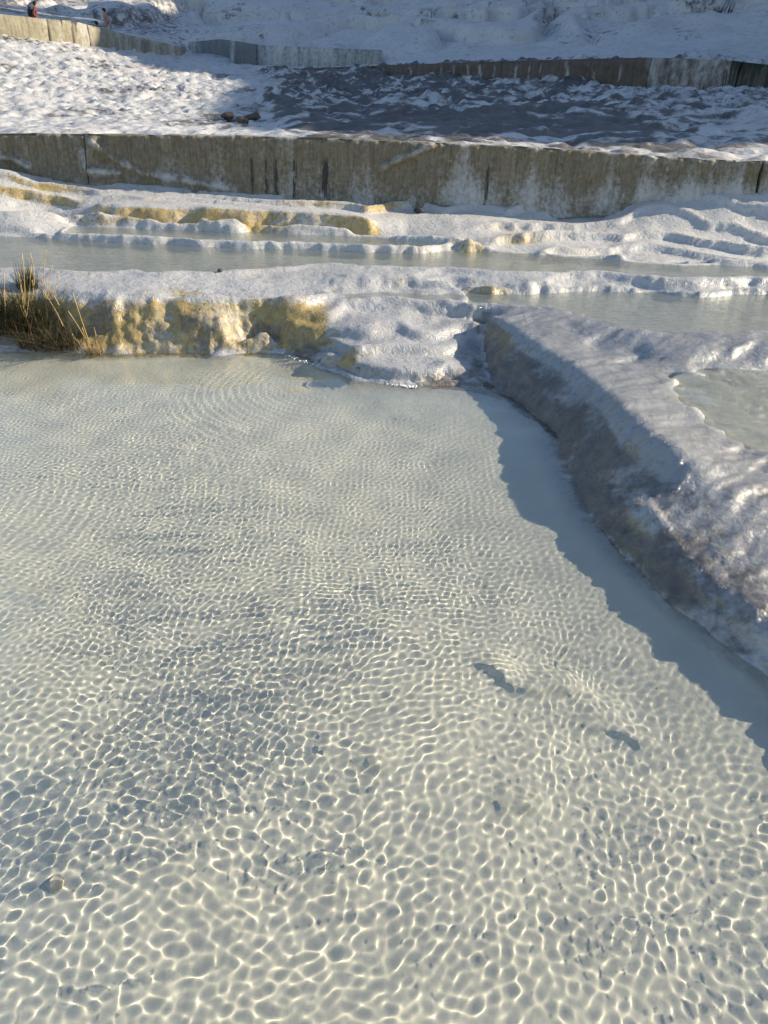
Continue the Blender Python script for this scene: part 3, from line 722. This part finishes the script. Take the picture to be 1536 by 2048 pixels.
# draped cascade steps
cz = sstep(48, 56, Y + .25 * X - 2) * sstep(-26, -20, X + 6 * vnoise(X * .1, Y * .1)) 
st_ = 2.9
s_ = HZ / st_ + .9 * fbm(X * .06, Y * .07, o=2) + .08 * vnoise(X * .5, Y * .5) + .95 * np.abs(vnoise(X * .14, Y * .06)) + .26 * np.abs(vnoise(X * .5, Y * .2))
fr = s_ - np.floor(s_)
HT = st_ * (np.floor(s_) + .45 * fr + .55 * (1 - (1 - fr) ** 10)) - st_ * (s_ - HZ / st_)
HZ = HZ * (1 - cz) + HT * cz
HF.Z = HZ
gy_, gx_ = np.gradient(HZ, HF.h); HSL = gblur(np.hypot(gx_, gy_), 1.2)

def build_hill():
    nu, nv = 500, 520
    u = np.concatenate([np.linspace(-.95, -.66, 30, endpoint=False), np.linspace(-.66, .66, nu - 80), np.linspace(.66, 1.15, 41)[1:], np.linspace(1.15, 2.7, 56)[1:]]); nu = len(u)
    V = np.zeros((nv, nu, 3)); wx, wy = bk[:, 0], bk[:, 1]
    for j, uu in enumerate(u):
        y0 = 10.
        for _ in range(6): y0 = np.interp(uu * (y0 + 1), wx, wy)
        yf = np.exp(np.linspace(math.log(max(y0 - .1, 8.6)), math.log(118), 2500)); xf = np.clip(uu * (yf + 1), -59, 74); zf = HF.at(xf, yf)
        dy, dz = np.gradient(yf), np.gradient(zf)
        wgt = np.sqrt((dy * .18) ** 2 + (dz * 1.2) ** 2 + (.02 * dy) ** 2) / yf
        wgt *= np.where(yf > 88, .3, 1)
        c = np.concatenate([[0], np.cumsum(.5 * (wgt[1:] + wgt[:-1]))])
        V[:, j, 1] = np.interp(np.linspace(0, c[-1], nv), c, yf)
    V[:, :, 1] = gblur(V[:, :, 1], 2.5); V[:, :, 0] = np.clip(u[None, :] * (V[:, :, 1] + 1), -59.5, 74.5)
    V[:, :, 2] = HF.at(V[..., 0], V[..., 1])
    x, y, z = (V[..., i].copy() for i in range(3)); n = normals_of(V)
    sl = HF.at(x, y, HSL); steep = sstep(.5, 1.6, sl)
    px = x / np.maximum(y, 1)
    left = sstep(-.13, -.17, px + .012 * vnoise(y * .3, x * .3) + .0011 * (y - 12) * .6) * sstep(56, 50, y)
    right = (1 - sstep(-.13, -.17, px + .012 * vnoise(y * .3, x * .3) + .0011 * (y - 12) * .6)) * sstep(48, 40, y + .7 * x)
    casc = sstep(44, 52, y + .5 * x)
    big = fbm(x * .35, y * .35, z * .35, o=3); b2 = fbm(x * 1.3, y * .9, z, o=3); b3 = np.abs(vnoise(x * 2.6, y * 1.7, z)); f = fbm(x * 5, y * 4, z * 4, o=2)
    sc_ = np.clip(y / 30, .4, 1)
    amp = left * sc_ * (.08 * big + .07 * b2 - .16 * np.abs(vnoise(x * 4.2, y * 2.6, z)) + .075 * f) + right * sc_ * (.14 * big + .13 * b2 + .24 * np.abs(vnoise(x * 2.2 + y * 1.2, y * 3.4 - x * .8, z)) + .05 * f)
    dr = vnoise(x * 1.6 + big, y * .5, z * .25); amp += casc * (.10 * big +   .45 * dr * steep + .04 * np.abs(vnoise(x * .9, y * .6, z * .3)) + .01 * f)
    fade = sstep(0, .5, y - np.interp(x, bk[:, 0], bk[:, 1]))
    V = V + n * (amp * fade)[..., None]
    nn = fbm(x * .5, y * .35, z * .5 + 3, o=4)
    st2 = fbm(x * 1.1 + y * .9, y * 2.6 - x * 1.2, z * 1.5, o=4)
    dirt_shade = right * np.clip(.60 + .40 * nn + .60 * st2 + .25 * np.exp(-((px - .0) / .16) ** 2), 0, 1.0)
    dirt_shade *= 1 - .40 * sstep(.22, .45, px)
    dirt_shade = np.maximum(dirt_shade, left * np.clip(.9 * fbm(x * .6 + 3, y * .35, o=3) - .25 + .3 * nn, 0, .6))
    ulz = sstep(52, 58, y) * sstep(-.20, -.27, px + .05 * nn)  # slope behind the upper left wall toned darker
    dirt_shade = np.maximum(dirt_shade, ulz * (.5 + .3 * nn)); dirt_shade = np.maximum(dirt_shade, casc * np.clip(.10 + .40 * dr * sstep(.25, .8, sl) + .35 * nn, 0, .45))  # cascade risers: grey streaks that also stand in for shading between tiers
    o = mesh_grid('hillside', V, M_HILL, attrs={'stain': np.zeros_like(x), 'dirt_shade': dirt_shade, 'wet': np.zeros_like(x) + .15}); o['kind'] = 'structure'
build_hill()

# far walls ----------------------------------------------------------
def far_wall(name, B, T, label, mat, attrf, cuts, step, thick=.5, bulge=.05):
    root = empty(name, tuple(B[len(B) // 2]), label, 'wall')
    px = lambda q: proj(q[:, 0], q[:, 1], q[:, 2])[0]
    pb = px(B)
    for a, b in zip(cuts[:-1], cuts[1:]):
        t = np.linspace(a + .6, b - .6, 40)
        bb = np.stack([np.interp(t, pb, B[:, i]) for i in range(3)], -1); tt = np.stack([np.interp(t, pb, T[:, i]) for i in range(3)], -1)
        bb[:, 2] -= .3
        wall_panel(root, bb, tt, thick, mat, lambda V, v, l: attrf(V, v, l, px(V.reshape(-1, 3)).reshape(V.shape[:2])), lambda x, z, v, l: bulge * fbm(l * 1.2, l * 0, l * 0 + v * 2, o=3), step)
    for ch in root.children: ch.location = tuple(-Vector(root.location))
    return root
def at_ul(V, v, l, px):
    n = vnoise(px * .09, v * .3); n2 = vnoise(px * .28, v * .5)
    dk = sstep(.1, .5, n + .3 * n2) * sstep(175, 150, px) * .55 + .45 * np.exp(-((px - 208) / 2.5) ** 2) + .25 * sstep(.9, 1, v)  # left part streaked dark in place of shade; thin streak beyond is a stain
    cr = .35 + .3 * n + .3 * sstep(170, 190, px) * (.5 + n2)  # crust kept thinner over the painted shade at the left
    return {'crust': cr, 'dark': np.clip(dk, 0, 1)}
far_wall('retaining_wall', UL_B, UL_T, 'pale concrete wall sloping down below the two walkers at the upper left, brown streaks, shade painted in at its left part', M_WALL_UP, at_ul, (-400, -60, 100, 181, 374), .16)
def at_ur(V, v, l, px):
    cr = np.zeros_like(px)
    for c in (625, 680, 712, 768, 820, 882, 907, 935, 960, 988, 1030, 1057, 1083, 1134, 1188, 1240): cr = np.maximum(cr, np.exp(-((px - c + 2 * vnoise(v * 3, v * 0 + c)) / 3.2) ** 2) * .75 * sstep(1.02, .8, v))
    r_ = sstep(1285, 1300, px) * sstep(1470, 1455, px); cr = np.maximum(cr, r_ * (.55 + .2 * vnoise(px * .1, v)))
    dk = sstep(1380, 1470, px + 40 * (.5 - v) + 14 * vnoise(px * .08, v * 3)) * .62 + sstep(.75, .95, v) * .25 * (1 - r_)
    dk = np.maximum(dk, np.exp(-(((px - 1408) / 18) ** 2)) * sstep(.75, .2, v) * .8 + r_ * sstep(.35, .0, v) * .35 * sstep(1350, 1390, px))
    return {'crust': cr, 'dark': np.clip(dk, 0, 1)}
far_wall('retaining_wall', UR_B, UR_T, 'dark brown far concrete wall with evenly spaced white drip streaks at the upper right', M_WALL_DK, at_ur, (552, 768, 1000, 1292, 1470, 1800), .12)
def at_gr(V, v, l, px):
    cr = np.exp(-((px - 465) / 5.5) ** 4) * .9 + sstep(505, 520, px) * .62 + .7 * sstep(418, 400, px + 12 * (v - .5)) + .2 * vnoise(px * .1, v)
    return {'crust': cr, 'dark': np.clip(.25 * vnoise(px * .2, v * .5), 0, 1)}
far_wall('retaining_wall', GR_B, GR_T, 'grey concrete wall with one upright white stripe below the white cascades', M_WALL_GR, at_gr, (380, 515, 760), .2)

# ------------------------------------------------------------------ stones
def rock(name, loc, size, mat, label, cat, group=None, seed=0, sub=3, squash=(1, 1, .7), rough=.25):
    bm = bmesh.new(); bmesh.ops.create_icosphere(bm, subdivisions=sub, radius=1)
    co = np.array([v.co[:] for v in bm.verts]); s = seed * 13.7
    d = 1 + rough * fbm(co[:, 0] * 1.4 + s, co[:, 1] * 1.4, co[:, 2] * 1.4, o=3) + rough * .4 * np.abs(vnoise(co[:, 0] * 4 + s, co[:, 1] * 4, co[:, 2] * 4))
    for v, k in zip(bm.verts, d): v.co = Vector(v.co) * float(k) * size; v.co.x *= squash[0]; v.co.y *= squash[1]; v.co.z *= squash[2]
    me = bpy.data.meshes.new(name); bm.to_mesh(me); bm.free(); me.polygons.foreach_set('use_smooth', [True] * len(me.polygons)); me.materials.append(mat)
    o = bpy.data.objects.new(name, me); C.objects.link(o); o.location = loc; o.rotation_euler = (0, 0, seed)
    return tag(o, label, cat, group)
M_PALE = plain('pale_stone', (.42, .41, .37), (.66, .64, .58), 60, .85, .01)
M_DARK = plain('dark_stone', (.03, .03, .03), (.09, .085, .08), 60, .8, .01)
M_BROWN = plain('brown_rock', (.05, .04, .036), (.17, .135, .12), 3, .9, .08)
def sit(name, px, py, size, mat, label, **kw):
    x, y = on_bed(px, py); z = float(NF.at(x, y)); return rock(name, (x, y, z + size * .35), size, mat, label, 'stone', **kw)
for i, a in enumerate([('pebble', 105, 1757, .021, 'round pale pebble alone on the pool bed near the lower left corner')]):
    o = sit(*a[:4], M_PALE, a[4], seed=i + 1, squash=(1, 1, .9)); o.cycles.is_caustics_receiver = True
x, y, _ = P(440, 548, .42); rock('stone', (x, y, float(NF.at(x, y)) + .012), .022, M_DARK, 'small dark stone lying on the white lip of the left bank', 'stone', seed=5, sub=2)
x, y, _ = P(838, 413, .72); rock('stone', (x, y, float(NF.at(x, y)) + .02), .05, M_DARK, 'small dark stone at the foot of the long stained wall', 'stone', seed=6, sub=2, squash=(1.3, 1, .6))
x, y, _ = P(1467, 551, .44); rock('stone', (x, y, float(NF.at(x, y)) + .01), .02, M_DARK, 'tiny dark stone on the white rim at the far right', 'stone', seed=7, sub=2, squash=(1.3, 1, .6))
for i, (px, py, d, s, lb) in enumerate([(456, 238, 16.2, .10, 'brown rock at the edge of the sunlit slope, leftmost of the three by the gully'), (487, 252, 14.6, .085, 'brown rock lying lowest of the three by the gully, nearest the long wall'), (505, 238, 16, .10, 'brown rock highest and rightmost of the three, inside the dark gully')]):
    x, y, z = PD(px, py, d); rock('rock', (x, y, float(HF.at(x, y)) + .05), s, M_BROWN, lb, 'rock', seed=i + 11, squash=(1.2, 1, .8), rough=.45)

# ------------------------------------------------------------------ foam along the foot of the mound
def foam(name, pts, n, spread, label_z=.004):
    q = np.array([P(a, b, 0)[:2] for a, b in smooth_poly(pts, 10)]); r = np.random.default_rng(len(pts) * 7)
    bm = bmesh.new()
    for _ in range(n):
        t = r.uniform(0, len(q) - 1.01); i = int(t); p = q[i] * (1 - t + i) + q[i + 1] * (t - i)
        p = p + r.normal(0, 1, 2) * np.array([1, .6]) * spread; rad = abs(r.normal(0, .0035)) + .002
        g = bmesh.ops.create_icosphere(bm, subdivisions=1, radius=rad)
        for v in g['verts']: v.co = Vector((v.co.x + p[0], v.co.y + p[1], v.co.z * .8 + label_z + r.uniform(0, .001)))
    me = bpy.data.meshes.new(name); bm.to_mesh(me); bm.free(); me.polygons.foreach_set('use_smooth', [True] * len(me.polygons))
    me.materials.append(M_FOAM); o = bpy.data.objects.new(name, me); C.objects.link(o); o['kind'] = 'stuff'; o['label'] = 'white foam bubbles on the water below the mound'; return o
k = NT('foam'); k.principled(rgb(.82, .83, .83), .15, .6); M_FOAM = k.m
foam('foam', [(684, 742), (700, 750), (740, 760), (780, 768), (826, 775)], 1100, .019)
foam('foam', [(530, 702), (560, 706), (600, 722), (650, 738)], 130, .02)

# ------------------------------------------------------------------ dry grass
M_STRAW = plain('dry_straw', (.42, .28, .10), (.66, .48, .20), 30, .7)
M_BLADE = plain('dark_grass', (.020, .026, .014), (.075, .07, .035), 20, .7)
M_OLD = plain('dead_grass', (.06, .045, .025), (.19, .14, .075), 25, .8)
def blades(name, parent, n, rad, h0, h1, lean, wd, mat, r, droop=.3, bias=(0, 0)):
    vs, fs = [], []
    for _ in range(n):
        a = r.uniform(0, 6.28); d = rad * math.sqrt(r.uniform(0, 1)); bx, by = d * math.cos(a), d * math.sin(a) * .6
        h = r.uniform(h0, h1); th = r.uniform(0, 6.28); ln = abs(r.normal(0, lean)); dx, dy = math.cos(th) * ln + bias[0], math.sin(th) * ln + bias[1]
        px_, py_ = -math.sin(th + r.uniform(-1, 1)), math.cos(th); m = math.hypot(px_, py_) + 1e-6; px_, py_ = px_ / m, py_ / m
        S = 5; b0 = len(vs)
        for i in range(S + 1):
            t = i / S; w_ = wd * (1 - t * .85); x = bx + dx * h * (t + droop * t * t); y = by + dy * h * (t + droop * t * t); z = h * (t - droop * .6 * t * t * min(1, ln * 1.5)) - .015
            for s in (-1, 0, 1): vs.append((x + px_ * w_ * s, y + py_ * w_ * s - (.4 * w_ if s == 0 else 0), z))
        for i in range(S):
            for s in (0, 1): a0 = b0 + i * 3 + s; fs.append((a0, a0 + 1, a0 + 4, a0 + 3))
    return mesh_obj(name, vs, fs, mat, parent)
def stalks(parent, L, mat, base, r):
    """seed stalks drawn one by one: (px0,py0,px1,py1)"""
    vs, fs = [], []
    for (a0, b0, a1, b1) in L:
        p0 = np.array(PD(a0, b0, base)); p1 = np.array(PD(a1, b1, base - .05)); S = 8; bend = r.normal(0, .010, 3); k0 = len(vs)
        for i in range(S + 1):
            t = i / S; c = p0 * (1 - t) + p1 * t + bend * math.sin(t * math.pi); rd = .0034 * (1 - .5 * t) * (1.7 if t > .82 else 1)
            for q in range(4): an = q * math.pi / 2 + .4; vs.append((c[0] + rd * math.cos(an), c[1] + rd * math.sin(an), c[2]))
        for i in range(S):
            for q in range(4): a = k0 + i * 4 + q; b = k0 + i * 4 + (q + 1) % 4; fs.append((a, b, b + 4, a + 4))
        fs.append((k0 + S * 4, k0 + S * 4 + 1, k0 + S * 4 + 2, k0 + S * 4 + 3))
    o = mesh_obj('stalks', vs, fs, mat, parent); o.location = tuple(-Vector(parent.location)); return o
r = np.random.default_rng(3)
def hit(px, py):
    for d in np.arange(3.0, 9.0, .01):
        x, y, z = PD(px, py, d)
        if z <= NF.at(x, y): return x, y, z
    return x, y, z
def tuft(px, py, d, label, specs):
    x, y, z = hit(px, py); t = empty('grass_tuft', (x, y, z), label, 'grass', 'dry grass on the left bank')
    for s in specs: blades(s[0], t, *s[1:], r)
    return t
t1 = tuft(30, 655, 5.48, 'large dark tussock of grass against the left bank, half cut by the photo edge', [('blades', 1100, .27, .14, .40, .55, .0032, M_BLADE), ('dead_blades', 420, .30, .08, .32, .9, .0028, M_OLD)])
stalks(t1, [(48, 640, 36, 545), (48, 640, 44, 507), (50, 650, 62, 530), (52, 640, 38, 548), (12, 640, 8, 545), (12, 645, 8, 580), (0, 615, -8, 575), (68, 570, 60, 505), (88, 565, 92, 500), (97, 590, 104, 530), (108, 594, 116, 548),
            (44, 625, 28, 592), (66, 590, 64, 560), (95, 592, 80, 558), (118, 610, 80, 556), (126, 652, 82, 576), (16, 660, 10, 640), (128, 588, 132, 562)], M_STRAW, hit(30, 655)[1] - .1, r)
t2 = tuft(58, 575, 5.72, 'upright greenish grass tuft growing from the top edge of the left bank', [('blades', 160, .09, .10, .24, .4, .003, M_BLADE), ('dead_blades', 60, .09, .08, .22, .4, .0026, M_OLD)])
t3 = tuft(105, 690, 5.50, 'flattened dead brown grass at the waterline beside the dark tussock', [('dead_blades', 420, .25, .10, .30, 1.2, .0028, M_OLD), ('blades', 360, .25, .08, .26, 1.0, .003, M_BLADE)])
t4 = tuft(190, 708, 5.52, 'small golden sunlit grass tuft standing at the edge of the pool', [('blades', 120, .07, .04, .16, .45, .0028, M_STRAW), ('dead_blades', 60, .08, .03, .12, .7, .0028, M_OLD)])
stalks(t4, [(180, 690, 146, 588), (178, 695, 136, 622), (160, 690, 144, 668), (153, 708, 146, 672), (192, 672, 188, 655), (176, 690, 164, 655), (205, 690, 212, 672), (160, 710, 158, 704)], M_STRAW, hit(190, 708)[1] - .02, r)

# ------------------------------------------------------------------ walkers on the far path
def skin(name, parent, verts, edges, radii, mat, lev=1):
    me = bpy.data.meshes.new(name); me.from_pydata(verts, edges, []); me.update(); me.materials.append(mat)
    o = bpy.data.objects.new(name, me); C.objects.link(o); o.parent = parent
    m = o.modifiers.new('skin', 'SKIN'); m.use_smooth_shade = True
    for v, rr in zip(me.skin_vertices[0].data, radii): v.radius = rr if isinstance(rr, tuple) else (rr, rr)
    me.skin_vertices[0].data[0].use_root = True
    s = o.modifiers.new('sub', 'SUBSURF'); s.levels = lev; s.render_levels = lev; return o
M_SKIN = plain('skin', (.42, .26, .19), (.50, .33, .25), 20, .6)
M_HAIR = plain('dark_hair', (.015, .012, .01), (.03, .025, .02), 40, .6)
M_RED = plain('dark_red_jacket', (.14, .045, .045), (.22, .08, .07), 12, .8)
M_PINK = plain('faded_red_jacket', (.36, .16, .14), (.46, .23, .20), 12, .8)
M_TROU = plain('pale_trousers', (.42, .38, .36), (.52, .48, .45), 12, .85)
M_BLACK = plain('black_cloth', (.015, .015, .017), (.035, .035, .04), 12, .8)
def person(loc, rot, lean, jacket, trousers, label, pack=False, stride=.18):
    t = empty('person', loc, label, 'person'); t.rotation_euler = (0, 0, rot)
    L = lambda z: lean * max(0, z - .9)
    hip, ch, nk, hd, tp = .93, 1.28, 1.47, 1.60, 1.70
    V = [(0, 0, hip), (L(ch), 0, ch), (L(nk), 0, nk), (L(hd) + .02, 0, hd), (L(tp) + .02, 0, tp)]; E = [(0, 1), (1, 2), (2, 3), (3, 4)]; Rr = [(.15, .11), (.16, .11), .055, (.085, .10), (.06, .07)]
    def add(p, par, rr): V.append(p); E.append((par, len(V) - 1)); Rr.append(rr); return len(V) - 1
    for s in (-1, 1):
        a = add((L(1.4), s * .19, 1.40), 1, .06); b = add((L(1.1) - .05, s * .25, 1.13), a, .045); c = add((L(1.1) + .14, s * .22, .93), b, .034); h = add((L(1.1) + .19, s * .215, .86), c, (.028, .042))
        for q in range(4): add((L(1.1) + .235 - .01 * abs(q - 1.5), s * (.195 + .016 * q), .79 + .006 * abs(q - 1.5)), h, .008)
        add((L(1.1) + .24, s * .185, .845), h, .010)
        k = add((s * stride * .5, s * .10, .50), 0, .062); f = add((s * stride, s * .10, .09), k, .042); add((s * stride + .16, s * .11, .045), f, (.04, .035))
    skin('body', t, V, E, Rr, M_SKIN)
    JV = [(0, 0, .86), (L(1.1), 0, 1.1), (L(ch), 0, ch), (L(1.45), 0, 1.45)]; JE = [(0, 1), (1, 2), (2, 3)]; JR = [(.21, .16), (.19, .15), (.20, .15), (.09, .09)]
    for s in (-1, 1):
        i = len(JV); JV += [(L(1.4), s * .20, 1.40), (L(1.1) - .05, s * .26, 1.13), (L(1.1) + .12, s * .225, .96)]; JE += [(2, i), (i, i + 1), (i + 1, i + 2)]; JR += [.085, .07, .055]
    skin('jacket', t, JV, JE, JR, jacket)
    TV = [(0, 0, .95)]; TE = []; TR = [(.17, .13)]
    for s in (-1, 1):
        i = len(TV); TV += [(0, s * .09, .82), (s * stride * .5, s * .10, .50), (s * stride * .95, s * .10, .13)]; TE += [(0, i), (i, i + 1), (i + 1, i + 2)]; TR += [.10, .078, .06]
    skin('trousers', t, TV, TE, TR, trousers)
    bm = bmesh.new(); bmesh.ops.create_uvsphere(bm, u_segments=14, v_segments=10, radius=.12)
    for v in list(bm.verts):
        if v.co.z < -.03 and v.co.x > .02: v.co *= .8
    me = bpy.data.meshes.new('hair'); bm.to_mesh(me); bm.free(); me.materials.append(M_HAIR); o = bpy.data.objects.new('hair', me); C.objects.link(o); o.parent = t; o.location = (L(hd) - .015, 0, 1.63); o.scale = (.95, .85, 1)
    for s in (-1, 1):
        mesh_obj('shoe', [(x, y, z) for z in (0, .09) for x, y in ((s * stride - .09, s * .10 - .05), (s * stride + .2, s * .11 - .05), (s * stride + .2, s * .11 + .05), (s * stride - .09, s * .10 + .05))], [(0, 3, 2, 1), (4, 5, 6, 7), (0, 1, 5, 4), (1, 2, 6, 5), (2, 3, 7, 6), (3, 0, 4, 7)], M_BLACK, t, False)
    if pack:
        bm = bmesh.new(); bmesh.ops.create_cube(bm, size=1); bmesh.ops.bevel(bm, geom=bm.edges[:], offset=.2, segments=3, affect='EDGES')
        me = bpy.data.meshes.new('backpack'); bm.to_mesh(me); bm.free(); me.materials.append(M_BLACK); o = bpy.data.objects.new('backpack', me); C.objects.link(o); o.parent = t; o.location = (L(1.2) - .22, 0, 1.2); o.scale = (.24, .34, .52)
    return t
def stand(px, py_head, dback, height):
    """feet height so that the head shows at py_head"""
    x, y, z = PD(px, py_head, dback); return (x, y, z - height)
person(stand(62, 1, 46.0, 1.74), R(20), .25, M_RED, M_BLACK, 'person in a dark red jacket with a black backpack, behind the upper left wall', True)
person(stand(212, 17, 51.0, 1.72), R(-150), .22, M_PINK, M_TROU, 'person in a faded red jacket and pale trousers, walking above the wall')
person(stand(194, 43, 51.5, 1.72), R(200), .1, M_BLACK, M_BLACK, 'person in dark clothes, only the head showing over the wall left of the walker')
